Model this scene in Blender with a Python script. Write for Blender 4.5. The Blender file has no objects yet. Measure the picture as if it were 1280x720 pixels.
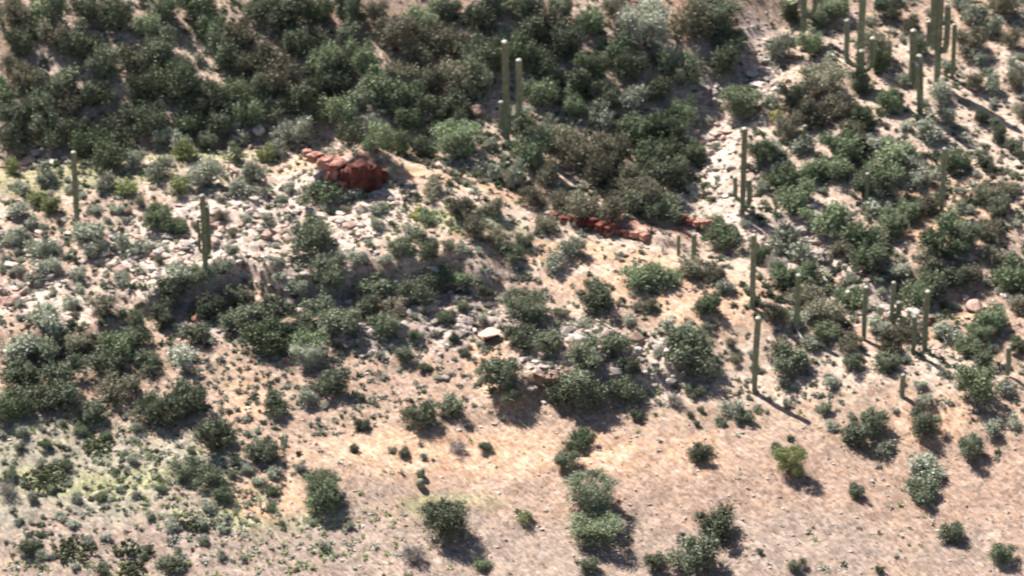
import bpy, math, random
import numpy as np
from mathutils import Vector
R = math.radians
rng = np.random.default_rng(7)
random.seed(7)

# ------------------------------------------------------------------ camera
PITCH, DIST, PPM = R(26), 320.0, 15.0            # PPM: photo pixels per metre at the aim point
F = PPM * DIST
CAM = np.array([0.0, -math.cos(PITCH) * DIST, math.sin(PITCH) * DIST])
scene = bpy.context.scene
col = scene.collection
cd = bpy.data.cameras.new('camera')
cam = bpy.data.objects.new('camera', cd)
col.objects.link(cam)
cam.location = CAM
cam.rotation_euler = (math.pi / 2 - PITCH, 0, 0)
cd.sensor_width = 36
cd.lens = 36 * F / 1280
cd.clip_start = 1
cd.clip_end = 8000
cd.dof.use_dof = True                            # the photo is a soft, slightly misfocused long zoom
cd.dof.focus_distance = 190
cd.dof.aperture_fstop = 0.75
cd.dof.aperture_ratio = 0.55
cd.dof.aperture_rotation = R(-40)
scene.camera = cam

# ------------------------------------------------------------------ light
SUN_EL, SUN_AZ = R(52), R(-44)                   # azimuth from +Y towards +X
world = bpy.data.worlds.new('World')
scene.world = world
world.use_nodes = True
wn = world.node_tree
bg = wn.nodes['Background']
sky = wn.nodes.new('ShaderNodeTexSky')
sky.sky_type = 'NISHITA'
sky.sun_disc = False
sky.sun_elevation = SUN_EL
sky.sun_rotation = SUN_AZ
wn.links.new(sky.outputs[0], bg.inputs[0])
bg.inputs[1].default_value = 0.05
sd = bpy.data.lights.new('sun', 'SUN')
sd.energy = 5.0
sd.angle = R(0.5)
sd.color = (1.0, 0.95, 0.88)
sun = bpy.data.objects.new('sun', sd)
col.objects.link(sun)
sv = Vector((math.sin(SUN_AZ) * math.cos(SUN_EL), math.cos(SUN_AZ) * math.cos(SUN_EL), math.sin(SUN_EL)))
sun.rotation_euler = sv.to_track_quat('Z', 'Y').to_euler()
sun.location = (-60, 60, 120)
scene.view_settings.view_transform = 'Standard'
scene.view_settings.look = 'None'
scene.view_settings.exposure = 1.43
scene.view_settings.gamma = 1

# ------------------------------------------------------------------ photo pixel -> ground
def ray(px, py):
    a = (px - 640) / F
    b = (360 - py) / F
    f = np.array([0, math.cos(PITCH), -math.sin(PITCH)])
    u = np.array([0, math.sin(PITCH), math.cos(PITCH)])
    d = f + u * b
    d[0] += a
    return d
def W(px, py):                                   # on the plain base slope, used to lay out the relief
    d = ray(px, py)
    t = (0.21 * CAM[1] - CAM[2]) / (d[2] - 0.21 * d[1])
    p = CAM + d * t
    return float(p[0]), float(p[1])
def proj(p):
    q = np.asarray(p, float) - CAM
    dep = q[1] * math.cos(PITCH) - q[2] * math.sin(PITCH)
    up = q[1] * math.sin(PITCH) + q[2] * math.cos(PITCH)
    return 640 + F * q[0] / dep, 360 - F * up / dep, F / dep

_tab = np.random.default_rng(3).random((256, 256))
def vnoise(x, y):
    xi = np.floor(x).astype(int); yi = np.floor(y).astype(int)
    fx = x - xi; fy = y - yi
    fx = fx * fx * (3 - 2 * fx); fy = fy * fy * (3 - 2 * fy)
    a = _tab[xi & 255, yi & 255]; b = _tab[(xi + 1) & 255, yi & 255]
    c = _tab[xi & 255, (yi + 1) & 255]; d = _tab[(xi + 1) & 255, (yi + 1) & 255]
    return (a * (1 - fx) + b * fx) * (1 - fy) + (c * (1 - fx) + d * fx) * fy - 0.5
def fbm(x, y, s, o=3):
    v = 0; k = 1.0
    for i in range(o):
        v = v + k * vnoise(x / s + 17.3 * i, y / s + 9.1 * i); s *= 0.5; k *= 0.5
    return v
def smooth(t):
    t = np.clip(t, 0, 1)
    return t * t * (3 - 2 * t)
def curve(pts):
    w = sorted(W(*p) for p in pts)
    return np.array([a for a, b in w]), np.array([b for a, b in w])
def pdist(x, y, pts):
    w = [W(*p) for p in pts]
    best = np.full(np.shape(x), 1e9)
    for (ax, ay), (bx, by) in zip(w[:-1], w[1:]):
        vx, vy = bx - ax, by - ay
        t = np.clip(((x - ax) * vx + (y - ay) * vy) / (vx * vx + vy * vy), 0, 1)
        best = np.minimum(best, np.hypot(x - ax - t * vx, y - ay - t * vy))
    return best
FOOT = curve([(-900, 200), (0, 186), (300, 170), (480, 188), (600, 168), (700, 140), (820, 132), (880, 104), (960, 50), (1060, -20), (1250, -150), (2200, -420)])
LEDGES = [  # polyline, rise, steep width, fade distance, fade range at the ends
    ([(170, 385), (260, 372), (340, 362), (440, 375), (540, 352), (620, 360)], 2.1, 1.6, 9),
    ([(620, 500), (700, 508), (800, 500), (880, 470)], 1.4, 2.5, 7),
    ([(380, 250), (430, 252), (490, 252)], 1.5, 0.8, 5),
    ([(680, 285), (760, 296), (860, 318)], 0.8, 1.0, 4),
    ([(-60, 440), (60, 440), (150, 430)], 1.2, 3.0, 8)]
FORE = curve([(0, 720), (200, 715), (330, 660), (420, 560), (520, 520), (640, 510), (860, 505), (1000, 520), (1280, 560)])
LC = [(curve(p), a, w, f) for p, a, w, f in LEDGES]
WASH = [(985, 10), (955, 60), (900, 125), (862, 190), (860, 275), (905, 320), (1010, 310), (1060, 370), (1190, 365), (1330, 330)]
SPUR = [(470, 240), (650, 315), (860, 360), (960, 405), (1080, 470), (1330, 570)]
ROCKY = [(0, 330, 120, 70), (330, 310, 260, 60), (480, 400, 170, 50), (740, 460, 130, 50), (920, 110, 70, 60), (1000, 300, 60, 60), (1090, 370, 90, 35), (40, 195, 60, 14), (190, 330, 80, 60)]
def ell(x, y, c):
    cx, cy = W(c[0], c[1]); ax, _ = W(c[0] + c[2], c[1]); _, ay = W(c[0], c[1] - c[3])
    return np.hypot((x - cx) / (ax - cx), (y - cy) / (ay - cy))
def rocky(x, y):
    v = 0
    for c in ROCKY:
        v = np.maximum(v, smooth(1.35 - ell(x, y, c)))
    return v
def height(x, y):
    x = np.asarray(x, float); y = np.asarray(y, float)
    near = smooth((260 - np.hypot(x, y)) / 160)
    z = 0.21 * np.clip(y, -150, 400)
    y0 = np.interp(x, *FOOT)
    e = y - y0
    up = 2 * np.logaddexp(0, e / 2)
    z = z + 0.36 * np.minimum(up, 120 + 0 * up)
    z = z - 1.1 * np.exp(-((e + 0.5) / 2.6) ** 2) * smooth((W(620, 180)[0] - x) / 6)
    for (cx, cy), a, w, f in LC:
        yl = np.interp(x, cx, cy)
        k = smooth((x - cx[0]) / 4 + 0.5) * smooth((cx[-1] - x) / 4 + 0.5)
        yl = yl + 3.2 * vnoise(x / 2.5, x * 0 + 4.2)
        z = z + k * a * smooth((y - yl) / w + 0.5) * np.exp(-np.maximum(0, y - yl - 1.5) / f)
    z = z - 1.2 * np.exp(-(pdist(x, y, WASH) / 3.4) ** 2)
    z = z + 1.3 * np.exp(-(pdist(x, y, SPUR) / 5.0) ** 2)
    rk = rocky(x, y)
    # small rills down the upper hillside
    hill = smooth(e / 8)
    z = z + hill * 1.5 * vnoise(x / 7.0 + 3 + y * 0.03, y / 30.0)
    z = z + near * (0.9 * fbm(x, y, 11.0, 2) + (0.25 + 0.35 * rk) * fbm(x + 50, y, 2.2, 2) + (0.06 + 0.22 * rk) * fbm(x, y + 31, 0.7, 2))
    z = z + (1 - near) * 14 * fbm(x, y, 180.0, 4)
    return z
def ground(px, py):
    d = ray(px, py)
    t = np.linspace(225, 430, 1400)
    p = CAM[:, None] + d[:, None] * t[None]
    below = p[2] < height(p[0], p[1])
    i = int(np.argmax(below)) if below.any() else 1399
    x, y = float(p[0, i]), float(p[1, i])
    return x, y, float(height(x, y))

# ------------------------------------------------------------------ materials
def material(name):
    m = bpy.data.materials.new(name)
    m.use_nodes = True
    return m, m.node_tree, m.node_tree.nodes['Principled BSDF']
def foliage_mat(name, c, c2, trans=0.08, vary=0.35):
    m, nt, b = material(name)
    n = nt.nodes; L = nt.links
    info = n.new('ShaderNodeObjectInfo'); geo = n.new('ShaderNodeNewGeometry')
    mix = n.new('ShaderNodeMix'); mix.data_type = 'RGBA'
    mix.inputs[6].default_value = (*c, 1); mix.inputs[7].default_value = (*c2, 1)
    add = n.new('ShaderNodeMath'); add.operation = 'MULTIPLY_ADD'
    L.new(geo.outputs['Random Per Island'], add.inputs[0]); add.inputs[1].default_value = 0.5
    half = n.new('ShaderNodeMath'); half.operation = 'MULTIPLY'; half.inputs[1].default_value = 0.5
    L.new(info.outputs['Random'], half.inputs[0]); L.new(half.outputs[0], add.inputs[2])
    L.new(add.outputs[0], mix.inputs[0])
    hsv = n.new('ShaderNodeHueSaturation')
    mr = n.new('ShaderNodeMapRange'); mr.inputs[3].default_value = 1 - vary; mr.inputs[4].default_value = 1 + vary
    wr = n.new('ShaderNodeMath'); wr.operation = 'FRACT'
    ml = n.new('ShaderNodeMath'); ml.operation = 'MULTIPLY'; ml.inputs[1].default_value = 7.31
    L.new(info.outputs['Random'], ml.inputs[0]); L.new(ml.outputs[0], wr.inputs[0]); L.new(wr.outputs[0], mr.inputs[0])
    L.new(mr.outputs[0], hsv.inputs['Value']); L.new(mix.outputs[2], hsv.inputs['Color'])
    L.new(hsv.outputs[0], b.inputs['Base Color'])
    b.inputs['Roughness'].default_value = 0.85
    b.inputs['Specular IOR Level'].default_value = 0.08
    tr = n.new('ShaderNodeBsdfTranslucent'); L.new(hsv.outputs[0], tr.inputs[0])
    ms = n.new('ShaderNodeMixShader'); ms.inputs[0].default_value = trans
    L.new(b.outputs[0], ms.inputs[1]); L.new(tr.outputs[0], ms.inputs[2])
    L.new(ms.outputs[0], n['Material Output'].inputs[0])
    return m
def solid_mat(name, c, c2, scale=2.0, rough=0.9, bump=0.4, vary=0.2):
    m, nt, b = material(name)
    n = nt.nodes; L = nt.links
    tc = n.new('ShaderNodeTexCoord')
    no = n.new('ShaderNodeTexNoise'); no.inputs['Scale'].default_value = scale; no.inputs['Detail'].default_value = 8
    L.new(tc.outputs['Object'], no.inputs['Vector'])
    rp = n.new('ShaderNodeValToRGB')
    rp.color_ramp.elements[0].position = 0.35; rp.color_ramp.elements[1].position = 0.65
    rp.color_ramp.elements[0].color = (*c, 1); rp.color_ramp.elements[1].color = (*c2, 1)
    L.new(no.outputs[0], rp.inputs[0])
    info = n.new('ShaderNodeObjectInfo')
    mr = n.new('ShaderNodeMapRange'); mr.inputs[3].default_value = 1 - vary; mr.inputs[4].default_value = 1 + vary
    L.new(info.outputs['Random'], mr.inputs[0])
    hsv = n.new('ShaderNodeHueSaturation'); L.new(mr.outputs[0], hsv.inputs['Value']); L.new(rp.outputs[0], hsv.inputs['Color'])
    L.new(hsv.outputs[0], b.inputs['Base Color'])
    b.inputs['Roughness'].default_value = rough
    b.inputs['Specular IOR Level'].default_value = 0.2
    bp = n.new('ShaderNodeBump'); bp.inputs['Strength'].default_value = bump; bp.inputs['Distance'].default_value = 0.1
    L.new(no.outputs[0], bp.inputs['Height']); L.new(bp.outputs[0], b.inputs['Normal'])
    return m
FOL = {
    'D': foliage_mat('dark_green_foliage', (0.120, 0.138, 0.092), (0.225, 0.246, 0.170)),
    'G': foliage_mat('mid_green_foliage', (0.145, 0.178, 0.104), (0.248, 0.285, 0.180)),
    'B': foliage_mat('olive_foliage', (0.168, 0.158, 0.110), (0.258, 0.245, 0.178)),
    'P': foliage_mat('grey_green_foliage', (0.28, 0.295, 0.225), (0.43, 0.44, 0.355), vary=0.2),
    'Y': foliage_mat('yellow_green_foliage', (0.20, 0.225, 0.10), (0.31, 0.33, 0.17), vary=0.2),
    'K': foliage_mat('grey_dry_twigs', (0.24, 0.22, 0.20), (0.42, 0.39, 0.36), vary=0.2, trans=0.05)}
M_BARK = solid_mat('bark', (0.10, 0.085, 0.06), (0.17, 0.14, 0.10), 4)
M_SAG = solid_mat('saguaro_skin', (0.155, 0.170, 0.105), (0.26, 0.27, 0.18), 3, 0.7, 0.3, 0.15)
M_TIP = solid_mat('saguaro_pale_tip', (0.62, 0.60, 0.50), (0.80, 0.78, 0.70), 12, 0.9)
M_PAD = solid_mat('prickly_pear_pad', (0.085, 0.10, 0.052), (0.16, 0.175, 0.095), 5, 0.6)
M_PADY = solid_mat('yellow_cactus_pad', (0.34, 0.32, 0.11), (0.50, 0.45, 0.20), 5, 0.7)
M_CHO = solid_mat('cholla_joint', (0.36, 0.37, 0.22), (0.55, 0.55, 0.38), 9, 0.9)
M_ROCK = {
    'pale': solid_mat('pale_rock', (0.36, 0.29, 0.25), (0.56, 0.48, 0.43), 1.6, 0.9, 0.6),
    'grey': solid_mat('grey_rock', (0.20, 0.165, 0.15), (0.36, 0.31, 0.28), 1.6, 0.9, 0.6),
    'brown': solid_mat('brown_rock', (0.17, 0.11, 0.085), (0.32, 0.22, 0.17), 1.6, 0.9, 0.6),
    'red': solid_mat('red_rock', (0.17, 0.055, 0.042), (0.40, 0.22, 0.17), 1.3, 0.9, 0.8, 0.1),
    'shaded_red': solid_mat('shaded_red_rock', (0.045, 0.016, 0.014), (0.17, 0.058, 0.045), 1.1, 0.9, 0.9, 0.05),  # the red rock again, with shade put into its colour
    'pink': solid_mat('pink_rock', (0.36, 0.23, 0.18), (0.50, 0.36, 0.30), 1.6, 0.9, 0.6)}
M_WOOD = solid_mat('dead_wood', (0.42, 0.37, 0.30), (0.62, 0.56, 0.48), 6)

def ground_mat():
    m, nt, b = material('desert_soil')
    n = nt.nodes; L = nt.links
    at = n.new('ShaderNodeAttribute'); at.attribute_name = 'soil'
    tc = n.new('ShaderNodeTexCoord')
    def noise(s, d=6, r=0.6):
        k = n.new('ShaderNodeTexNoise'); k.inputs['Scale'].default_value = s
        k.inputs['Detail'].default_value = d; k.inputs['Roughness'].default_value = r
        L.new(tc.outputs['Object'], k.inputs['Vector']); return k
    mp = n.new('ShaderNodeMapping'); mp.vector_type = 'TEXTURE'; mp.inputs['Rotation'].default_value = (0, 0, R(-56)); mp.inputs['Scale'].default_value = (2.6, 0.8, 1)
    L.new(tc.outputs['Object'], mp.inputs['Vector'])
    n1 = noise(0.45, 8, 0.65); n2 = noise(3.2, 8, 0.7); n3 = noise(1.4, 5, 0.6)
    L.new(mp.outputs[0], n2.inputs['Vector'])
    hs = n.new('ShaderNodeHueSaturation')
    mr = n.new('ShaderNodeMapRange'); mr.inputs[1].default_value = 0.32; mr.inputs[2].default_value = 0.68
    mr.inputs[3].default_value = 0.55; mr.inputs[4].default_value = 1.38
    L.new(n2.outputs[0], mr.inputs[0])
    mr2 = n.new('ShaderNodeMapRange'); mr2.inputs[1].default_value = 0.3; mr2.inputs[2].default_value = 0.7
    mr2.inputs[3].default_value = 0.82; mr2.inputs[4].default_value = 1.15
    L.new(n1.outputs[0], mr2.inputs[0])
    mu = n.new('ShaderNodeMath'); mu.operation = 'MULTIPLY'
    L.new(mr.outputs[0], mu.inputs[0]); L.new(mr2.outputs[0], mu.inputs[1])
    L.new(mu.outputs[0], hs.inputs['Value'])
    ms = n.new('ShaderNodeMapRange'); ms.inputs[3].default_value = 0.55; ms.inputs[4].default_value = 1.35
    L.new(n3.outputs[0], ms.inputs[0]); L.new(ms.outputs[0], hs.inputs['Saturation'])
    L.new(at.outputs['Color'], hs.inputs['Color'])
    # pebbly speckle: lighter and darker gravel grains
    vo = n.new('ShaderNodeTexVoronoi'); vo.inputs['Scale'].default_value = 3.0
    L.new(tc.outputs['Object'], vo.inputs['Vector'])
    bw = n.new('ShaderNodeSeparateColor'); L.new(vo.outputs['Color'], bw.inputs[0])
    vr = n.new('ShaderNodeMapRange'); vr.inputs[3].default_value = 0.74; vr.inputs[4].default_value = 1.22
    L.new(bw.outputs[0], vr.inputs[0])
    h2 = n.new('ShaderNodeHueSaturation'); L.new(vr.outputs[0], h2.inputs['Value']); L.new(hs.outputs[0], h2.inputs['Color'])
    L.new(h2.outputs[0], b.inputs['Base Color'])
    b.inputs['Roughness'].default_value = 0.95
    b.inputs['Specular IOR Level'].default_value = 0.1
    bp = n.new('ShaderNodeBump'); bp.inputs['Strength'].default_value = 0.9; bp.inputs['Distance'].default_value = 0.22
    L.new(n2.outputs[0], bp.inputs['Height']); L.new(bp.outputs[0], b.inputs['Normal'])
    return m

# ------------------------------------------------------------------ helpers
def make_mesh(name, V, Fc, mats, smooth_=False, mi=None):
    me = bpy.data.meshes.new(name)
    V = np.asarray(V, float)
    me.from_pydata(V.tolist(), [], [list(map(int, f)) for f in Fc])
    for m in mats: me.materials.append(m)
    if mi is not None: me.polygons.foreach_set('material_index', np.asarray(mi, dtype=np.int32))
    if smooth_: me.polygons.foreach_set('use_smooth', np.ones(len(me.polygons), dtype=bool))
    me.update()
    return me
def link(name, me, parent=None):
    o = bpy.data.objects.new(name, me)
    col.objects.link(o)
    if parent is not None: o.parent = parent
    return o
THINGS = []
def tag(o, label=None, cat=None, group=None, kind=None):
    if label: o['label'] = label
    if cat: o['category'] = cat
    if group: o['group'] = group
    if kind: o['kind'] = kind
    return o

# ------------------------------------------------------------------ ground
def axis(lo, hi, step, far):
    a = list(np.arange(lo, hi + 1e-6, step))
    s = step
    while a[-1] < far:
        s *= 1.25; a.append(a[-1] + s)
    s = step
    while a[0] > -far:
        s *= 1.25; a.insert(0, a[0] - s)
    return np.array(a)
gx = axis(-54, 54, 0.22, 3500); gy = axis(-50, 74, 0.24, 3500)
X, Y = np.meshgrid(gx, gy)
Z = height(X, Y)
nx, ny = len(gx), len(gy)
verts = np.stack([X.ravel(), Y.ravel(), Z.ravel()], 1)
idx = np.arange(nx * ny).reshape(ny, nx)
quads = np.stack([idx[:-1, :-1].ravel(), idx[:-1, 1:].ravel(), idx[1:, 1:].ravel(), idx[1:, :-1].ravel()], 1)
gm = bpy.data.meshes.new('ground')
gm.vertices.add(len(verts)); gm.vertices.foreach_set('co', verts.ravel())
gm.loops.add(quads.size); gm.loops.foreach_set('vertex_index', quads.ravel().astype(np.int32))
gm.polygons.add(len(quads))
gm.polygons.foreach_set('loop_start', np.arange(0, quads.size, 4, dtype=np.int32))
gm.polygons.foreach_set('use_smooth', np.ones(len(quads), dtype=bool))
gm.update(calc_edges=True)
SOILS = {'tan': (0.33, 0.23, 0.170), 'orange': (0.46, 0.288, 0.190), 'pale': (0.48, 0.375, 0.315), 'pink': (0.30, 0.204, 0.153), 'pale_tan': (0.44, 0.33, 0.262),  # includes a paler warm tan for the upper slopes and spur
         'red': (0.28, 0.13, 0.10), 'talus': (0.34, 0.27, 0.245), 'annual': (0.28, 0.265, 0.145), 'dun': (0.285, 0.215, 0.175), 'greyg': (0.275, 0.250, 0.19)}
PATCH = [  # soil, photo ellipse
    ('dun', 200, 680, 330, 110), ('greyg', 120, 590, 230, 70), ('pale_tan', 640, 200, 800, 210), ('annual', 120, 600, 130, 26), ('annual', 330, 640, 90, 25), ('annual', 570, 630, 70, 16),
    ('orange', 330, 620, 60, 30), ('orange', 310, 500, 40, 40), ('orange', 760, 350, 130, 32), ('orange', 880, 385, 130, 40), ('pale', 700, 345, 90, 16),
    ('pink', 1000, 640, 420, 110), ('orange', 640, 565, 340, 36), ('dun', 760, 700, 620, 60), ('orange', 720, 330, 160, 26), ('orange', 1180, 250, 110, 60), ('orange', 1150, 535, 60, 30), ('orange', 1050, 440, 60, 20), ('orange', 1180, 440, 70, 25),
    ('pale', 330, 285, 200, 55), ('pale', 60, 380, 110, 40), ('pale', 260, 330, 140, 50), ('annual', 60, 225, 160, 26), ('annual', 240, 195, 80, 18), ('annual', 600, 300, 80, 16),
    ('pale_tan', 120, 40, 160, 110), ('orange', 850, 40, 20, 55), ('red', 780, 20, 20, 40), ('pink', 460, 60, 110, 60), ('orange', 420, 215, 90, 22), ('orange', 590, 240, 110, 25),
    ('talus', 440, 400, 220, 48), ('talus', 750, 465, 130, 45), ('red', 760, 283, 90, 15), ('red', 860, 275, 24, 18), ('red', 15, 378, 20, 16), ('red', 430, 215, 55, 30),
    ('pale', 945, 70, 36, 55), ('pale', 915, 110, 70, 60), ('pale', 870, 180, 48, 70), ('pale', 905, 265, 45, 35), ('pale', 1010, 290, 55, 60), ('pale', 1090, 375, 110, 30), ('pale_tan', 1230, 150, 90, 120),
    ('orange', 610, 460, 30, 40), ('pink', 1230, 380, 60, 40), ('pink', 490, 480, 100, 40), ('pink', 300, 165, 60, 20), ('orange', 1220, 385, 25, 14), ('pale_tan', 1000, 470, 300, 45)]
C = np.zeros(X.shape + (3,)) + np.array(SOILS['tan'])
wob = 0.55 * fbm(X, Y, 5.0, 4)
for s, a, b_, c_, d_ in PATCH:
    k = smooth((1.12 - ell(X, Y, (a, b_, c_, d_)) + wob) / 0.55) * 0.85
    C = C * (1 - k[..., None]) + np.array(SOILS[s]) * k[..., None]
ca = gm.color_attributes.new('soil', 'FLOAT_COLOR', 'POINT')
ca.data.foreach_set('color', np.concatenate([C.reshape(-1, 3), np.ones((nx * ny, 1))], 1).astype(np.float32).ravel())
gm.materials.append(ground_mat())
tag(link('ground', gm), 'dry rocky desert hillside with pinkish tan soil', kind='structure')
del X, Y, Z, C, verts, quads

# ------------------------------------------------------------------ plants
def leaves(r, lobes, n, size, aspect=0.5, up=0.0, fill=0.45):
    """n small leaf faces scattered through a set of ellipsoid lobes"""
    w = np.array([l[3] * l[4] * l[5] for l in lobes]) ** (2 / 3); w /= w.sum()
    k = r.choice(len(lobes), n, p=w)
    Lb = np.array(lobes)[k]
    d = r.normal(size=(n, 3)); d /= np.linalg.norm(d, axis=1)[:, None]
    d[:, 2] = np.where(d[:, 2] < -0.6, -d[:, 2], d[:, 2])
    rad = r.random(n) ** fill
    rad *= 1 + 0.20 * r.normal(size=n)
    # gather the leaves round twig ends so that gaps open between the clumps
    nc = max(40, n // 45)
    cl = r.normal(size=(nc, 3)); cl /= np.linalg.norm(cl, axis=1)[:, None]
    j = np.argmax(d @ cl.T, axis=1)
    d = d * .55 + cl[j] * .45; rad = rad * (0.78 + 0.44 * r.random(nc))[j]
    c = Lb[:, :3] + d * Lb[:, 3:6] * rad[:, None]
    c[:, 2] = np.maximum(c[:, 2], 0.0)
    nn = d * 0.8 + r.normal(size=(n, 3)) * 0.8; nn[:, 2] += up * .5
    a = np.cross(nn, r.normal(size=(n, 3))); a /= np.linalg.norm(a, axis=1)[:, None]
    tw = r.random(n) < 0.5                      # half of the faces are narrow upright sprigs
    out = d * 0.9 + r.normal(size=(n, 3)) * 0.45; out[:, 2] += 0.7
    out /= np.linalg.norm(out, axis=1)[:, None]
    a = np.where(tw[:, None], out, a)
    b = np.cross(nn, a); b /= np.linalg.norm(b, axis=1)[:, None]
    s = size * (0.6 + 0.8 * r.random(n))
    a = a * (s * np.where(tw, 2.0, 1.0))[:, None]; b = b * (s * np.where(tw, aspect * .45, aspect))[:, None]
    V = np.stack([c - a - b * .6, c - a * .2 + b * -1, c + a, c + b], 1).reshape(-1, 3)
    Fc = np.arange(4 * n).reshape(n, 4)
    return V, Fc
def tube(pts, rads, seg=6, ribs=0, cap=True):
    pts = [Vector(p) for p in pts]
    V = []; Fc = []
    prev = Vector((1, 0, 0))
    for i, p in enumerate(pts):
        t = (pts[min(i + 1, len(pts) - 1)] - pts[max(i - 1, 0)]).normalized()
        u = (prev - t * prev.dot(t))
        if u.length < 1e-4: u = Vector((0, 1, 0)) - t * t.y
        u.normalize(); v = t.cross(u); prev = u
        for k in range(seg):
            a = 2 * math.pi * k / seg
            rr = rads[i] * ((1.0 if k % 2 else 0.80) if ribs else 1.0)
            q = p + (u * math.cos(a) + v * math.sin(a)) * rr
            V.append(tuple(q))
        if i:
            for k in range(seg):
                a0 = (i - 1) * seg + k; a1 = (i - 1) * seg + (k + 1) % seg
                Fc.append((a0, a1, a1 + seg, a0 + seg))
    if cap:
        V.append(tuple(pts[-1])); c = len(V) - 1; b0 = (len(pts) - 1) * seg
        for k in range(seg): Fc.append((b0 + k, b0 + (k + 1) % seg, c))
    return V, Fc
def join(parts):
    V = []; Fc = []
    for v, f in parts:
        o = len(V); V += [tuple(p) for p in v]; Fc += [tuple(int(i) + o for i in q) for q in f]
    return V, Fc
def shrub_lobes(r, n, spread=0.5, tall=1.0):
    L = [(0.15 * r.normal(), 0.15 * r.normal(), 0.3 * tall, 0.62, 0.55 + .2 * r.random(), 0.62 * tall)]
    for i in range(n):
        a = r.random() * 6.283; q = spread * (0.5 + 0.6 * r.random())
        s = 0.20 + 0.30 * r.random()
        L.append((math.cos(a) * q, math.sin(a) * q, (0.25 + 0.55 * r.random()) * tall, s, s, s * (0.8 + 0.5 * r.random())))
    return L
def stems(r, n, tall, spread=0.6, w=0.025):
    P = []
    for i in range(n):
        a = r.random() * 6.283; q = spread * (0.3 + 0.7 * r.random()); h = tall * (0.7 + 0.4 * r.random())
        P.append(tube([(0.05 * math.cos(a), 0.05 * math.sin(a), -0.1), (q * .45 * math.cos(a), q * .45 * math.sin(a), h * .5),
                       (q * math.cos(a), q * math.sin(a), h)], [w, w * .7, w * .3], 4))
    return join(P)
MESH = {}
def shrub_mesh(kind, v):
    key = (kind, v)
    if key in MESH: return MESH[key]
    r = np.random.default_rng(100 + v * 17 + ord(kind))
    if kind in 'DG': lob = shrub_lobes(r, 8, 0.68, 0.9 + 0.35 * r.random()); n, s, asp = 5200, 0.052, 0.6
    elif kind == 'B': lob = shrub_lobes(r, 8, 0.65, 0.95); n, s, asp = 4200, 0.055, 0.45
    elif kind == 'P': lob = shrub_lobes(r, 5, 0.6, 0.75); n, s, asp = 2400, 0.068, 0.55
    elif kind == 'Y': lob = shrub_lobes(r, 6, 0.6, 0.95); n, s, asp = 2600, 0.065, 0.5
    else: lob = shrub_lobes(r, 6, 0.65, 0.8); n, s, asp = 1100, 0.12, 0.14
    V, Fc = leaves(r, lob, n, s, asp, up=0.4 if kind in 'DGB' else 0.8)
    sv_, sf = stems(r, 9, 0.95, 0.65)
    m = join([(V, Fc), (sv_, sf)])
    me = make_mesh('shrub_' + kind, m[0], m[1], [FOL[kind], M_BARK], mi=[0] * len(Fc) + [1] * len(sf))
    MESH[key] = me
    return me
def tree_meshes(kind, v):
    key = ('tree', kind, v)
    if key in MESH: return MESH[key]
    r = np.random.default_rng(500 + v * 31 + ord(kind))
    P = []; lob = []
    P.append(tube([(0, 0, -0.15), (0.03, 0.02, 0.18), (0.0, 0.05, 0.34)], [0.075, 0.06, 0.05], 8))
    for i in range(7):
        a = 6.283 * i / 7 + r.random() * .6; q = 0.45 + 0.35 * r.random(); h = 0.75 + 0.5 * r.random()
        p1 = (q * .4 * math.cos(a), q * .4 * math.sin(a), 0.3 + h * .3); p2 = (q * math.cos(a), q * math.sin(a), h)
        P.append(tube([(0, 0, 0.16), p1, p2], [0.045, 0.028, 0.01], 5))
        for j in range(2):
            b = a + (j - .5) * 1.5; e = (p1[0] + .35 * math.cos(b), p1[1] + .35 * math.sin(b), p1[2] + .25 + .2 * r.random())
            P.append(tube([p1, e], [0.02, 0.006], 4))
            s = 0.2 + 0.12 * r.random(); lob.append((e[0], e[1], e[2], s, s, s * .85))
        s = 0.26 + 0.16 * r.random(); lob.append((p2[0], p2[1], p2[2] * .85, s, s, s * .8))
    lob.append((0, 0, 0.75, .5, .5, .45))
    for q in range(6):
        a = q * 1.05 + r.random(); lob.append((.55 * math.cos(a), .55 * math.sin(a), .28 + .15 * r.random(), .36, .36, .3))
    lob.append((0.1, -0.3, 0.4, .45, .4, .32)); lob.append((-0.3, 0.2, 0.45, .4, .4, .35))
    V, Fc = leaves(r, lob, 8500, 0.042, 0.5, up=0.6, fill=0.5)
    res = (make_mesh('trunk', *join(P), [M_BARK], True), make_mesh('crown', V, Fc, [FOL[kind]]))
    MESH[key] = res
    return res

COLN = {'D': 'dark green', 'G': 'mid green', 'B': 'olive brown', 'P': 'pale grey-green', 'Y': 'yellow-green', 'K': 'dry grey'}
def nm(x, y, r, s): return x + r.normal() * s, y + r.normal() * s
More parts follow.
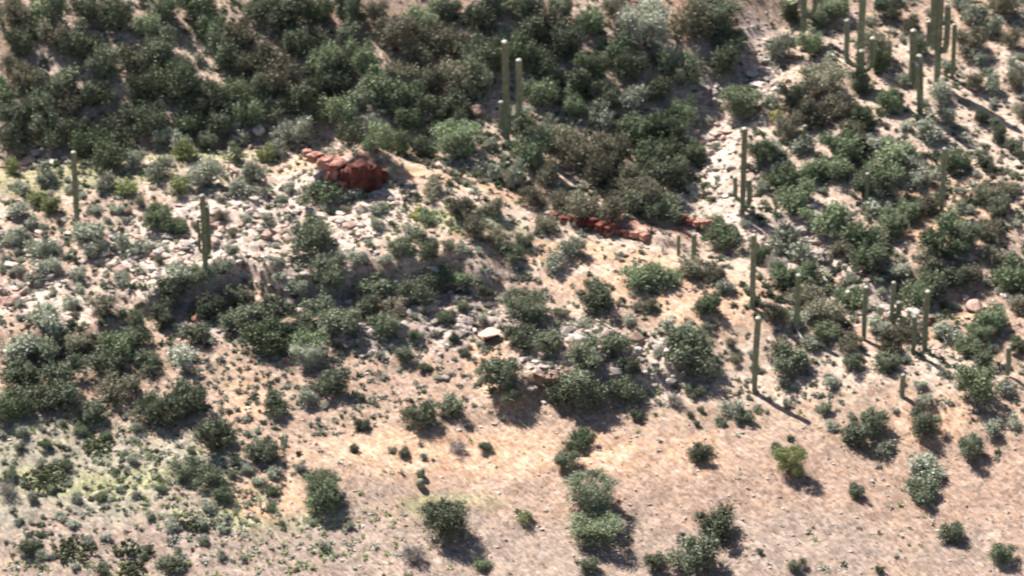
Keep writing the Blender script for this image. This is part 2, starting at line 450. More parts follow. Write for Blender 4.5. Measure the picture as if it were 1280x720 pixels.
# every shrub of the photo that can be told apart: centre x, centre y, width in photo pixels, kind
SH = """
15 25 50 B;62 20 50 G;72 48 46 B;28 62 44 D;92 60 40 D;20 88 46 B;112 68 44 D;130 92 42 D;36 108 48 B;80 112 42 D;150 30 46 D;182 42 48 G;204 18 42 D;196 76 46 D;168 84 42 B;
226 86 44 B;245 18 46 G;262 46 52 G;284 78 46 D;300 52 44 B;312 92 46 B;216 118 60 G;260 136 46 D;292 124 54 G;90 136 46 B;138 156 42 B;50 146 50 D;62 172 48 D;20 150 44 D;
190 163 46 D;238 162 52 G;8 120 36 G;110 20 38 D;120 125 44 D;175 120 48 D;100 168 44 D;150 180 40 D;28 178 46 D;330 20 46 D;14 180 40 D;275 160 48 D;312 150 46 G;342 140 44 D;300 174 32 P;255 180 34 D;352 170 30 P;225 184 34 P;440 178 40 D;395 118 44 D;200 176 34 P;165 150 36 D;
108 190 46 G;136 205 40 G;170 205 30 P;230 194 34 Y;198 216 40 P;158 236 34 Y;262 226 52 P;292 196 30 D;12 214 26 Y;30 235 30 P;60 224 34 P;318 222 36 P;
300 240 34 P;225 235 34 Y;130 232 34 P;45 250 30 Y;
360 30 58 D;342 76 46 B;386 60 44 B;402 90 56 G;352 110 50 B;330 118 42 D;434 50 42 D;455 82 52 G;428 86 42 D;492 46 50 B;520 72 54 B;532 30 48 G;548 56 50 B;502 102 46 B;
545 106 50 B;580 106 52 B;478 116 48 G;505 128 50 G;395 148 50 G;430 152 50 G;380 130 44 D;462 164 44 P;510 152 42 G;500 188 44 G;532 192 38 D;372 166 40 P;600 30 50 D;
622 12 44 D;602 80 50 D;578 62 46 B;622 78 48 G;440 20 44 D;400 20 44 G;470 18 42 B;560 16 46 D;420 112 46 D;545 145 40 D;350 190 34 P;330 196 26 Y;600 110 46 D;365 62 40 D;
572 140 36 D;450 132 40 D;470 185 40 G;
660 12 50 D;690 46 46 B;656 78 44 G;700 18 48 D;736 36 46 G;702 64 50 D;720 112 46 D;770 62 46 G;786 92 46 D;868 42 56 B;852 98 50 D;822 118 44 D;856 146 40 G;900 85 46 D;
676 122 42 G;714 136 44 G;790 128 40 P;750 152 42 P;790 166 54 G;830 168 54 G;680 168 40 P;704 178 52 B;722 202 58 B;762 196 58 B;662 196 52 G;800 198 40 G;842 198 46 G;
750 222 52 B;820 226 54 D;682 226 46 B;790 226 46 B;896 156 40 P;900 198 30 D;955 196 40 G;745 116 44 D;660 50 46 D;770 20 44 B;930 18 48 D;680 95 42 D;760 130 40 D;
830 85 40 D;640 225 42 P;615 215 36 P;870 195 30 G;845 225 36 D;655 160 30 D;
974 66 44 P;1050 140 52 B;1040 84 28 P;1094 62 50 B;1110 16 36 D;1138 36 30 B;1150 62 34 D;1212 60 46 B;1222 22 44 P;1254 12 40 B;1238 36 34 P;1264 54 34 B;1226 74 30 P;
1100 84 40 G;1130 104 24 P;1116 132 46 G;1176 120 36 P;1216 106 30 B;1240 110 32 P;1266 106 26 B;1226 150 20 D;1246 172 28 D;1276 142 26 B;1268 186 28 D;1270 88 26 P;
1122 200 52 G;1070 170 48 B;1084 152 42 G;1050 186 54 G;1108 222 50 G;1152 226 40 P;1192 206 36 G;1232 206 28 D;1260 238 34 B;1040 212 44 G;1000 182 36 P;984 164 40 B;
968 186 34 P;980 228 44 G;1012 214 40 G;1088 240 42 D;1018 150 48 B;990 130 40 D;1078 110 40 D;1160 170 44 P;1184 150 30 P;1010 60 36 G;1200 10 34 P;1100 180 42 P;1145 200 38 P;
962 130 26 P;1020 30 34 D;990 20 36 D;
20 262 34 P;16 298 34 P;925 72 34 D;932 42 34 D;54 312 44 P;64 258 34 Y;30 294 26 P;110 290 46 P;122 314 36 P;170 312 46 P;194 276 42 G;222 288 34 G;62 334 34 P;90 380 30 P;126 386 40 B;166 404 32 D;
226 342 46 P;214 366 46 D;206 400 36 D;58 402 52 P;22 432 48 P;62 440 54 D;96 428 36 B;24 470 54 D;76 472 50 D;150 440 54 G;170 424 40 D;226 446 48 P;290 374 40 D;300 404 50 D;
280 334 36 P;252 352 34 D;262 390 40 D;330 396 44 D;130 456 46 D;185 455 36 D;45 350 26 P;100 345 26 P;150 352 30 P;250 420 40 D;
390 302 54 D;348 250 22 P;400 244 46 G;432 242 34 P;476 262 30 P;416 352 48 D;430 404 50 D;400 392 44 D;466 362 48 D;520 372 48 D;500 312 36 D;532 316 42 D;546 352 46 D;
580 350 26 G;606 366 18 D;576 386 18 D;520 420 20 D;566 426 16 D;580 442 16 D;480 412 46 D;538 272 26 G;612 262 30 B;640 318 34 D;340 430 54 G;386 440 46 G;414 484 44 D;
505 446 22 D;530 462 16 D;600 400 20 P;350 346 24 P;450 322 26 P;490 392 44 B;455 390 40 D;560 398 26 D;350 395 46 D;375 360 30 P;375 415 44 D;590 290 40 B;572 262 36 B;540 240 36 B;
665 250 38 B;684 282 36 B;652 306 28 D;690 330 34 P;714 312 42 P;830 262 44 D;796 350 44 G;830 344 44 G;866 336 40 B;740 356 24 D;744 382 42 D;702 392 20 B;884 384 32 G;
892 346 32 B;908 358 32 P;908 300 42 G;890 282 30 G;806 384 26 B;790 402 24 P;848 414 44 P;872 430 46 D;862 452 58 D;896 466 26 P;884 410 14 D;912 432 18 B;920 448 18 B;
734 404 26 P;768 436 44 D;736 452 50 D;790 462 30 D;820 442 20 P;690 432 40 D;650 425 44 D;765 270 40 B;730 262 40 B;770 245 40 B;800 262 46 D;700 255 34 B;620 300 26 B;
990 250 54 G;1030 276 54 G;986 312 62 P;970 334 34 K;1080 300 52 G;1086 326 50 G;1056 312 44 B;1116 284 46 G;1140 268 38 G;1100 262 38 P;1190 284 46 G;1180 312 50 G;1202 300 44 D;1236 290 36 B;
1244 322 34 B;1270 352 46 G;1212 342 40 B;1196 348 42 D;1146 372 50 G;1172 362 44 D;1160 336 40 B;1130 344 36 P;1030 392 52 B;1062 382 40 G;1000 372 44 B;980 348 38 G;970 396 36 B;
1020 430 36 P;980 456 52 D;972 436 40 B;1036 418 36 G;1100 408 36 P;1112 436 42 B;1062 434 36 B;1064 456 28 D;1104 456 36 D;1182 420 44 P;1132 416 34 B;1236 402 44 G;1212 436 38 G;
1230 450 30 D;1276 436 30 G;1276 382 34 B;1040 478 26 P;1000 400 34 P;1250 262 30 D;1230 245 28 B;1205 262 30 P;1160 262 32 B;1010 345 34 G;950 320 34 G;960 290 36 P;
36 500 52 D;74 500 52 D;14 516 46 G;113 520 36 D;148 488 52 B;200 518 52 D;236 508 54 D;270 552 50 D;236 590 42 D;262 598 42 D;281 620 24 G;334 568 42 D;345 510 32 D;385 498 30 P;
12 616 30 K;37 684 30 D;215 710 36 D;453 534 22 D;525 524 44 D;562 514 36 D;572 560 30 K;608 560 17 G;453 498 12 D;443 562 13 D;505 568 17 D;400 626 46 G;520 696 38 K;
602 706 20 G;656 648 26 Y;630 472 52 D;720 484 54 D;740 500 46 D;780 494 44 D;797 523 20 D;845 503 30 K;867 491 24 D;876 514 11 D;863 519 11 B;872 531 9 D;903 531 13 D;
916 512 36 P;928 524 24 D;730 548 30 G;716 562 26 G;708 580 30 D;876 569 34 D;893 665 50 D;735 712 28 D;868 702 56 D;822 706 30 D;970 563 20 D;1070 617 24 D;
1074 544 46 D;1092 532 36 D;1103 560 32 P;1155 534 42 D;1212 562 40 D;1155 590 54 P;1150 620 42 D;1190 668 34 D;1252 694 34 G;995 708 22 D;1220 490 54 G;1262 486 36 P;1268 530 24 P;
1243 536 32 P;1030 512 20 D;1040 534 22 P;1155 500 26 P;1100 714 14 D;1246 566 8 D;950 691 10 D;640 498 30 D;700 500 40 D
"""
# trees: centre x, y, width, kind, label
TR = [(806, 44, 78, 'P', 'broad grey-green tree high on the slope between two orange gullies', 1.15),
      (738, 92, 50, 'G', 'upright grey-green tree on the dark slope, right of the topmost two-stemmed saguaro', 1.3),
      (895, 28, 76, 'D', 'wide dark tree at the top, left of the pale wash', 1.0),
      (912, 60, 50, 'D', 'dark round tree hanging over the upper end of the pale wash', 1.0),
      (570, 184, 70, 'G', 'bright green airy tree just left of the tall saguaro with one long arm', 1.15),
      (925, 134, 62, 'G', 'leafy green tree standing alone in the pale stony wash', 1.0),
      (1028, 108, 72, 'B', 'big olive tree left below the many-armed saguaro', 0.95),
      (1040, 14, 54, 'G', 'bright green tree behind the saguaros at the top edge', 1.0),
      (800, 250, 62, 'B', 'broad olive brown tree above the red cut bank', 1.0),
      (656, 392, 70, 'D', 'large dark tree right above the overhanging boulder', 1.0),
      (556, 660, 74, 'D', 'bushy dark green tree alone on the lower bare slope', 1.15),
      (738, 624, 70, 'D', 'dark green tree behind the yellow-green one on the bare slope', 1.1),
      (744, 662, 80, 'G', 'wide green tree, front one of the pair on the bare slope', 0.72),
      (402, 612, 50, 'G', 'light green feathery small tree beside the yellow weedy patch', 1.1),
      (988, 588, 46, 'Y', 'thin yellow-green sapling casting a brown shadow on bare soil', 1.5),
      (1225, 420, 44, 'G', 'fresh green small tree below the orange soil pocket at right', 1.0),
      (385, 448, 46, 'P', 'pale grey-green small tree below the dark shaded ledge', 1.1)]

def place(px, py, w, sink=0.29):
    x, y, z = ground(px, py + sink * w / 2)
    ppm = proj((x, y, z))[2]
    return x, y, z, w / ppm
for i, (px, py, w, k, lab, tall) in enumerate(TR):
    x, y, z, wm = place(px, py, w)
    tm, cm = tree_meshes(k, i % 4)
    e = bpy.data.objects.new('desert_tree', None); col.objects.link(e)
    e.empty_display_size = 0.3
    e.location = (x, y, z - 0.05); e.rotation_euler.z = rng.random() * 6.28
    s = wm / 2 * 1.0
    e.scale = (s, s, s * tall * .88)
    link('trunk', tm, e); link('crown', cm, e)
    tag(e, lab, 'tree', 'small desert trees on the slope')
TREEPX = [(t[0], t[1], t[2]) for t in TR]

SHRUBS = []
for t in SH.replace('\n', '').split(';'):
    a = t.split()
    if len(a) == 4: SHRUBS.append((float(a[0]), float(a[1]), float(a[2]), a[3]))
STRIP = [(955, 20), (942, 75), (958, 100), (900, 122), (880, 165), (900, 190), (925, 200), (905, 262), (960, 290), (1010, 290)]
def strip_d(px, py):
    best = 1e9
    for (ax, ay), (bx, by) in zip(STRIP[:-1], STRIP[1:]):
        t = max(0, min(1, ((px - ax) * (bx - ax) + (py - ay) * (by - ay)) / ((bx - ax) ** 2 + (by - ay) ** 2)))
        best = min(best, math.hypot(px - ax - t * (bx - ax), py - ay - t * (by - ay)))
    return best
SHRUBS = [q for q in SHRUBS if strip_d(q[0], q[1]) > 6 + q[2] * .42 or q[0] > 965]
def unwashed(x, y):
    return smooth((pdist(x, y, STRIP) - .3) / 1.8) * .92 + .08
# ------------------------------------------------------------------ saguaros
LM = []       # landmarks in the photo used by the labels
def sag_part(path, r0, name, parent):
    """ribbed cactus stem along a path with a domed top and a pale spiny tip"""
    P = [Vector(p) for p in path]; pts = []; rad = []
    n = len(P)
    for i, p in enumerate(P):
        pts.append(p); rad.append(r0 * (0.82 + 0.18 * min(1, i / max(1, n * .35))) * (0.96 + 0.08 * random.random()))
    t = (P[-1] - P[-2]).normalized()
    for a in (0.35, 0.65, 0.85, 0.97):
        pts.append(P[-1] + t * r0 * a * 1.1); rad.append(r0 * math.sqrt(max(0.0, 1 - a * a)))
    V, Fc = tube(pts, rad, 24, ribs=1)
    o = link(name, make_mesh(name, V, Fc, [M_SAG], False), parent)
    top = P[-1] + t * r0 * 0.55
    r = np.random.default_rng(int(abs(top.z) * 1000) % 9999)
    d = r.normal(size=(70, 3)); d /= np.linalg.norm(d, axis=1)[:, None]; d[:, 2] = np.abs(d[:, 2])
    V = []; Fc = []
    for q in d:
        c = Vector(q) * r0 * 0.72; c.z = c.z * 0.75
        c += top; s = r0 * 0.20
        k = len(V)
        V += [(c.x + s, c.y, c.z), (c.x, c.y + s, c.z), (c.x - s, c.y, c.z), (c.x, c.y - s, c.z), (c.x, c.y, c.z + s * 1.3), (c.x, c.y, c.z - s)]
        Fc += [(k, k + 1, k + 4), (k + 1, k + 2, k + 4), (k + 2, k + 3, k + 4), (k + 3, k, k + 4), (k + 1, k, k + 5), (k + 2, k + 1, k + 5), (k + 3, k + 2, k + 5), (k, k + 3, k + 5)]
    link('tip', make_mesh('tip', V, Fc, [M_TIP]), o)
    return o
def saguaro(px, base, top, wpx, label, short=None, arms=(), lean=0.0):
    x, y, z = ground(px, base)
    ppm = proj((x, y, z))[2]
    H = (base - top) / ppm / math.cos(PITCH)
    r0 = wpx * .82 / ppm / 2
    e = bpy.data.objects.new('saguaro', None); col.objects.link(e)
    e.location = (x, y, z)
    path = []
    bx = 0.12 * (random.random() - .5)
    for i in range(12):
        t = i / 11
        path.append((lean * t / ppm + bx * math.sin(t * 3.1), 0.1 * math.sin(t * 2), -0.15 + (H + .15 - r0) * t))
    sag_part(path, r0, 'stem', e)
    for (dx, ay, ty, aw, dy) in arms:     # offset x in photo px, attach y, tip y, width, depth offset (m)
        ra = aw / ppm / 2
        za = (base - ay) / ppm / math.cos(PITCH); zt = (base - ty) / ppm / math.cos(PITCH)
        ox = dx / ppm
        f = lambda t: lean * t / ppm
        p0 = Vector((f(za / H), 0, za)); c = Vector((ox, dy, za))
        b = []
        for i in range(5):
            t = i / 4 * math.pi / 2
            rise = min(abs(ox) * .8 + .2, (zt - za) * .5)
            b.append((p0.x + (ox - p0.x) * math.sin(t), dy * math.sin(t), za + rise * (1 - math.cos(t))))
        z1 = b[-1][2]
        for i in range(1, 6): b.append((ox + 0.03 * math.sin(i), dy, z1 + (zt - ra - z1) * i / 5))
        sag_part(b, ra, 'arm', e)
    tag(e, label, 'saguaro', 'saguaros standing on the hillside')
    if short: LM.append((px, (base * 2 + top) / 3, short))
    return e
SG = [
 (97, 284, 192, 9, 'single unbranched saguaro at far left, on the weedy bench', 'the far-left saguaro', (), 0),
 (257, 352, 247, 9, 'saguaro with short arms hugging its stem, above the dark shaded ledge', 'the ledge-top saguaro', ((-6, 318, 276, 4, -.1), (6, 322, 262, 5, .2)), 0),
 (634, 178, 56, 11, 'tall saguaro with one long arm, in front of the dark upper slope', 'the dark-slope saguaro', ((15, 150, 78, 8, .1), (-7, 165, 130, 7, .3)), -3),
 (928, 270, 163, 9, 'slender saguaro with a low arm either side, beside the lower wash', 'the slim wash saguaro', ((-10, 252, 222, 6, 0), (8, 262, 226, 7, .2)), 0),
 (940, 386, 295, 9, 'tall plain saguaro straight above the one with the long shadow', 'the second-lowest plain saguaro', (), 0),
 (943, 493, 398, 10, 'tall plain saguaro throwing a long thin shadow on bare ground', 'the long-shadow saguaro', (), 2),
 (996, 414, 345, 9, 'medium plain saguaro on the spur beside a pale leaning dead stick', 'the spur saguaro', (), 0),
 (1080, 425, 359, 8, 'medium plain saguaro standing left of the pale rock patch', 'the pale-patch saguaro', (), 0),
 (1115, 404, 353, 7, 'short saguaro with a stubby right arm, behind the pale rock patch', None, ((8, 396, 378, 7, .1),), 0),
 (1141, 443, 396, 8, 'shorter left saguaro of the close pair on the orange slope', None, (), 0),
 (1156, 440, 364, 9, 'taller right saguaro of the close pair on the orange slope', 'the close saguaro pair', (), 0),
 (1259, 470, 434, 8, 'small plain saguaro near the right edge among low grey bushes', 'the right-edge saguaro', (), 0),
 (1128, 497, 469, 8, 'young stubby saguaro standing lowest on the bare right slope', 'the stubby young saguaro', (), 0),
 (867, 326, 293, 8, 'short saguaro, right of two, at the mouth of the wash', 'the two short saguaros', (), 0),
 (848, 320, 294, 6, 'short thin brownish saguaro, left of two, at the mouth of the wash', None, (), 0),
 (1083, 257, 218, 7, 'small saguaro half sunk among green shrubs on the right slope', 'the shrub-sunk saguaro', (), 0),
 (1177, 263, 187, 8, 'plain tall saguaro alone by the orange clearing, upper right', 'the orange-clearing saguaro', (), 0),
 (1005, 188, 158, 6, 'smallest saguaro, dark and thin, below the big olive tree', 'the smallest saguaro', (), 0),
 (1003, 52, -14, 9, 'saguaro cut by the top edge with an arm to its right', 'the top-edge saguaro', ((14, 22, -8, 7, 0),), 0),
 (1072, 108, -22, 11, 'many-armed tall saguaro with a spreading shadow, left of the upper group', 'the many-armed saguaro', ((-16, 84, 28, 7, 0), (3, 90, 62, 8, -.5), (17, 92, 50, 8, .1)), 2),
 (1150, 142, 72, 11, 'stout saguaro whose left arm rises above its main stem', 'the left-armed stout saguaro', ((-13, 108, 41, 8, 0), (-7, 112, 80, 7, -.4)), -4),
 (1171, 106, -30, 11, 'tallest saguaro of two thick parallel stems, top right', 'the thick two-stemmed saguaro', ((-8, 62, -12, 9, .1), (9, 66, 10, 8, -.1), (-13, 60, 30, 6, .2)), 0),
 (1190, 99, 33, 7, 'slim saguaro right next to the thick two-stemmed one', None, (), 0)]
for s in SG: saguaro(s[0], s[1], s[2], s[3], s[4], s[5], s[6], s[7])

# ------------------------------------------------------------------ rocks
def ico(sub):
    import bmesh
    bm = bmesh.new(); bmesh.ops.create_icosphere(bm, subdivisions=sub, radius=1)
    bm.verts.ensure_lookup_table()
    V = np.array([v.co[:] for v in bm.verts]); Fc = np.array([[v.index for v in f.verts] for f in bm.faces]); bm.free()
    return V, Fc
IC1, IC2, IC3, IC4 = ico(1), ico(2), ico(3), ico(5)
def rock_shape(r, base, planes=14, flat=0.7):
    V = base[0].copy()
    for i in range(planes):                       # chop with random planes: angular faces
        d = r.normal(size=3); d /= np.linalg.norm(d); c = 0.55 + 0.35 * r.random()
        k = V @ d
        over = np.maximum(0, k - c)
        V = V - over[:, None] * d[None] * 0.97
    V = V * np.array([1, 0.75 + .4 * r.random(), flat])
    V += r.normal(size=V.shape) * 0.012
    return V, base[1]
ROCKM = {}
def rock_mesh(kind, v):
    if (kind, v) not in ROCKM:
        r = np.random.default_rng(900 + v)
        V, Fc = rock_shape(r, IC3, 13, 0.55 + 0.3 * r.random())
        ROCKM[(kind, v)] = make_mesh('boulder_' + kind, V, Fc, [M_ROCK[kind]])
    return ROCKM[(kind, v)]
NAMED = [  # px, py, width, kind, flat, label, landmark
 (610, 421, 33, 'pink', .38, 'pale flat-topped boulder jutting over a black hollow, mid slope', 'the overhanging boulder'),
 (541, 338, 24, 'pale', .8, 'white block above a dark recess on the rocky ledge', 'the white ledge block'),
 (598, 140, 24, 'brown', 1.1, 'upright brown block left of the dark-slope saguaro', None),
 (538, 145, 26, 'grey', .7, 'rounded grey boulder among dark shrubs on the upper slope', None),
 (355, 149, 20, 'pink', .8, 'pink boulder at the foot of the dark slope', 'the pink boulder'),
 (324, 162, 24, 'pale', .7, 'pale pink slab left below the pink boulder', None),
 (27, 190, 14, 'pale', .9, 'leftmost of the four white stones below the dark slope', None),
 (43, 193, 16, 'pale', .9, 'second from left of the four white stones below the dark slope', None),
 (68, 203, 15, 'pale', .9, 'third from left of the four white stones below the dark slope', 'the four white stones'),
 (81, 198, 13, 'pale', .9, 'rightmost of the four white stones below the dark slope', None),
 (246, 400, 15, 'red', 1.5, 'upright dark red stone below the ledge-top saguaro', None),
 (160, 266, 11, 'brown', 1.4, 'small upright dark brown stone on the pale bench', 'the dark upright stone'),
 (1064, 366, 32, 'pale', .4, 'long cream slab between the spur and pale-patch saguaros', None),
 (1218, 384, 24, 'pink', .9, 'orange pink block over a dark hollow near the small green tree', 'the orange pink block'),
 (984, 302, 40, 'pale', .5, 'broad whitish slab beside dry grey brush in the right gully', 'the whitish gully slab'),
 (938, 92, 22, 'pale', .7, 'bright white boulder at the head of the pale wash', 'the wash-head boulder'),
 (14, 374, 26, 'pink', .8, 'pink boulder sticking out at the left edge', 'the left-edge pink boulder'),
 (655, 450, 14, 'grey', .8, 'grey stone between two dark trees by the overhanging boulder', None)]
for i, (px, py, w, k, fl, lab, short) in enumerate(NAMED):
    x, y, z, wm = place(px, py, w, 0.3)
    o = link('boulder', rock_mesh(k, i % 7))
    s = wm / 2
    o.scale = (s, s * .9, s * fl * 1.1); o.location = (x, y, z + s * fl * .35 + (.5 if px == 610 else 0))
    o.rotation_euler = (rng.normal() * .12, rng.normal() * .12, rng.random() * 6.28)
    tag(o, lab, 'boulder')
    if short: LM.append((px, py, short))
LM += [(430, 215, 'the red rock outcrop'), (740, 645, 'the pair of bare-slope trees'), (556, 660, 'the lone lower tree'), (655, 152, 'the yellow prickly pear'),
       (760, 285, 'the red cut bank'), (988, 590, 'the yellow-green sapling'), (57, 594, 'the darkest prickly pear'), (925, 134, 'the tree in the wash'), (806, 44, 'the grey-green tree'),
       (1155, 592, 'the stacked bush pair'), (845, 503, 'the dry bluish bush')]
# the red outcrop: a fractured cliff of several blocks, one rock mass
def fractured(r, blocks, kind, name):
    V = []; Fc = []
    for (cx, cy, cz, sx, sy, sz, rz) in blocks:
        v, f = rock_shape(r, IC3, 8, 1.0)
        q = v / np.maximum(np.abs(v).max(1), 1e-6)[:, None] * 0.8
        v = v * .12 + q * .88 + r.normal(size=v.shape) * .03
        v = v + .09 * np.sin(v[:, ::-1] * 7 + cx)
        c, s = math.cos(rz), math.sin(rz)
        v = v * np.array([sx, sy, sz]); v = np.stack([v[:, 0] * c - v[:, 1] * s, v[:, 0] * s + v[:, 1] * c, v[:, 2]], 1) + np.array([cx, cy, cz])
        o = len(V); V += v.tolist(); Fc += (f + o).tolist()
    return make_mesh(name, V, Fc, [M_ROCK[kind]])
r = np.random.default_rng(44)
x, y, z = ground(447, 246)
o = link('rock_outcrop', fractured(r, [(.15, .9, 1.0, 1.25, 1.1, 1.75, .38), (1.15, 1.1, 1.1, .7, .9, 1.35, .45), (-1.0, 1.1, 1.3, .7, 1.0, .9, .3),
    (.2, .3, -.1, .9, .5, .6, .3), (1.7, 1.7, 1.2, .6, .5, .5, .4)], 'shaded_red', 'rock_outcrop'))  # main block coloured dark to stand for its shaded front
o.location = (x, y, z - .2); o.scale = (1.12, 1, 1.22)
tag(o, 'blocky red rock cliff with shade painted dark maroon, on the bench, centre left', 'rock outcrop')
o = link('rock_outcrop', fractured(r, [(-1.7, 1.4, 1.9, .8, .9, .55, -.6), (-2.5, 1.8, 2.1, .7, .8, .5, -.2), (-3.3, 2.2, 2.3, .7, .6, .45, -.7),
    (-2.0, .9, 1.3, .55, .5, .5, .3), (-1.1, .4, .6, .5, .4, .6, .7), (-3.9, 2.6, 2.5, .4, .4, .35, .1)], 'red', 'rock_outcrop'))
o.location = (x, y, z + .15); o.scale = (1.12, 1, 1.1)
tag(o, 'sunlit red slabs stepping down to the shade-painted maroon cliff from its left', 'rock outcrop')
for (px, py, n, lab) in ((735, 276, 7, 'low red rock bank under the olive tree, left piece'), (785, 290, 6, 'low red rock bank under the olive tree, middle piece'), (868, 276, 5, 'red rock knob at the bend of the wash, above two short saguaros')):
    x, y, z = ground(px, py + 6)
    bl = []
    for i in range(n):
        t = i - n / 2
        bl.append((t * .75, .2 * r.normal() - t * .3, .15 + .2 * r.random(), .55 + .3 * r.random(), .4, .32 + .22 * r.random(), r.random()))
    o = link('rock_outcrop', fractured(r, bl, 'shaded_red' if n == 7 else 'red', 'rock_outcrop')); o.location = (x, y, z)  # left piece takes the red with shade in its colour
    tag(o, lab, 'rock outcrop')

for (px, py, n, sc, lab) in ((555, 352, 9, 1.0, 'dark grey ledge rocks under the white ledge block'), (372, 398, 10, 1.15, 'broken dark grey rocks in the shaded ledge, left of centre'), (478, 382, 8, .9, 'dark rocks half hidden by shrubs in the middle of the ledge'),
        (300, 385, 8, 1.2, 'black shaded rocks right below the ledge-top saguaro'), (765, 440, 9, .9, 'low dark rocks above the right end of the dark shrub cluster'), (700, 468, 8, .8, 'low dark rocks between the big dark tree and the shrub cluster'),
        (1170, 400, 5, .8, 'dark rocky hollow right of the close saguaro pair')):
    x, y, z = ground(px, py + 8)
    bl = []
    for i in range(n):
        t = i - n / 2
        bl.append((t * .55 + .3 * r.normal(), .7 * r.normal() + .5, .2 + .35 * r.random(), .35 + .5 * r.random(), .35 + .3 * r.random(), .3 + .5 * r.random(), r.random() * 3))
    o = link('rock_outcrop', fractured(r, bl, 'grey' if px % 2 else 'brown', 'rock_outcrop')); o.location = (x, y, z - .1); o.scale = (sc, sc, sc)
    tag(o, lab, 'rock outcrop')

# ------------------------------------------------------------------ labels that point at one thing
def octant(dx, dy):
    a = math.degrees(math.atan2(-dy, dx)) % 360
    return ['right of', 'above and right of', 'above', 'above and left of', 'left of', 'below and left of', 'below', 'below and right of'][int((a + 22.5) // 45) % 8]
ORD = ['nearest', 'second', 'third', 'fourth', 'fifth', 'sixth', 'seventh', 'eighth', 'ninth', 'tenth', 'eleventh', 'twelfth', 'thirteenth', 'fourteenth', 'fifteenth', 'sixteenth', 'seventeenth', 'eighteenth', 'nineteenth', 'twentieth']
def describe(items, noun):
    """items: [(obj, px, py, adjectives)] -> a unique label each, by rank of distance in its direction from the closest landmark"""
    sec = {}
    for it in items:
        o, px, py, adj = it
        L = min(LM, key=lambda l: math.hypot(l[0] - px, (l[1] - py) * 1.2))
        sec.setdefault((L[2], octant(px - L[0], py - L[1]), adj), []).append((math.hypot(px - L[0], py - L[1]), o))
    for (ln, oc, adj), lst in sec.items():
        lst.sort(key=lambda t: t[0])
        for i, (d, o) in enumerate(lst):
            o['label'] = ('%s %s %s %s' % (adj, noun, oc, ln)) if len(lst) == 1 else ('%s %s, %s one %s %s' % (adj, noun, ORD[min(i, 19)], oc, ln))

items = {'shrub': [], 'brittlebush': [], 'dry': []}
def size_word(w): return 'broad' if w > 46 else ('medium' if w > 30 else ('small' if w > 16 else 'tiny'))
for i, (px, py, w, k) in enumerate(SHRUBS):
    x, y, z, wm = place(px, py, w)
    me = shrub_mesh(k, i % 9)
    kind = 'P' if k in 'PY' else k
    name = {'D': 'desert_shrub', 'G': 'desert_shrub', 'B': 'olive_bush', 'P': 'brittlebush', 'Y': 'brittlebush', 'K': 'dry_bush'}[k]
    o = link(name, me)
    up_ = py < 235 - (60 if px > 960 else 0)
    s = wm / 2 * ((0.88 + .34 * rng.random() if up_ else 1.16) if k in 'DGB' else 1.1)
    st = (1.2 if up_ else 0.84) + 0.3 * rng.random()
    o.scale = (s * (0.9 + .25 * rng.random()), s * (0.85 + .25 * rng.random()), s * st)
    o.location = (x, y, z - 0.06 * s)
    o.rotation_euler = (0, 0, rng.random() * 6.28)
    if k in 'DGB': tag(o, None, 'shrub', 'green desert shrubs on the hillside'); items['shrub'].append((o, px, py, size_word(w) + ' ' + COLN[k]))
    elif k in 'PY': tag(o, None, 'bush', 'pale low bushes on the hillside'); items['brittlebush'].append((o, px, py, size_word(w) + ' ' + COLN[k]))
    else: tag(o, None, 'dry bush'); items['dry'].append((o, px, py, size_word(w) + ' ' + COLN[k]))

# ------------------------------------------------------------------ small bushes and stones between them
def inell(px, py, c): return math.hypot((px - c[0]) / c[2], (py - c[1]) / c[3]) < 1
def free(px, py, w, f=0.42):
    for a, b, c in TREEPX + EXTRA:
        if math.hypot(px - a, (py - b) * 1.2) < (w + c) * f: return False
    for q in SHRUBS:
        if math.hypot(px - q[0], (py - q[1]) * 1.2) < (w + q[2]) * f: return False
    return True
EXTRA = []
ZB = [  # zone ellipse, count, width range, kinds
    ((60, 620, 300, 110), 46, (12, 26), 'PPPG'), ((250, 650, 200, 90), 14, (12, 24), 'PPG'), ((320, 300, 300, 70), 34, (12, 26), 'PPPB'), ((90, 340, 120, 120), 22, (12, 26), 'PPP'),
    ((1120, 330, 200, 200), 30, (12, 24), 'PPP'), ((1180, 110, 130, 130), 18, (12, 24), 'PPP'), ((560, 420, 130, 70), 20, (10, 18), 'PPP'), ((920, 470, 150, 50), 14, (10, 20), 'PPP'),
    ((430, 120, 460, 110), 26, (16, 28), 'PPP'), ((700, 170, 200, 90), 16, (16, 28), 'PPP'), ((480, 520, 180, 60), 8, (8, 16), 'PP')]
rr = random.Random(5)
for zc, cnt, (a, b), ks in ZB:
    got = 0
    for t in range(cnt * 12):
        if got >= cnt: break
        px = zc[0] + (rr.random() * 2 - 1) * zc[2]; py = zc[1] + (rr.random() * 2 - 1) * zc[3]; w = a + (b - a) * rr.random()
        if not inell(px, py, zc) or not (2 < px < 1278 and 2 < py < 716) or not free(px, py, w): continue
        EXTRA.append((px, py, w)); got += 1
        k = rr.choice(ks)
        x, y, z, wm = place(px, py, w)
        o = link('brittlebush' if k == 'P' else 'desert_shrub', shrub_mesh(k, rr.randrange(6)))
        s = wm / 2; o.scale = (s, s * (.8 + .3 * rr.random()), s * (.75 + .35 * rr.random()))
        o.location = (x, y, z - .05 * s); o.rotation_euler = (0, 0, rr.random() * 6.28)
        key = 'brittlebush' if k == 'P' else 'shrub'
        tag(o, None, 'bush' if k == 'P' else 'shrub', 'pale low bushes on the hillside' if k == 'P' else 'green desert shrubs on the hillside')
        items[key].append((o, px, py, size_word(w) + ' ' + COLN[k]))
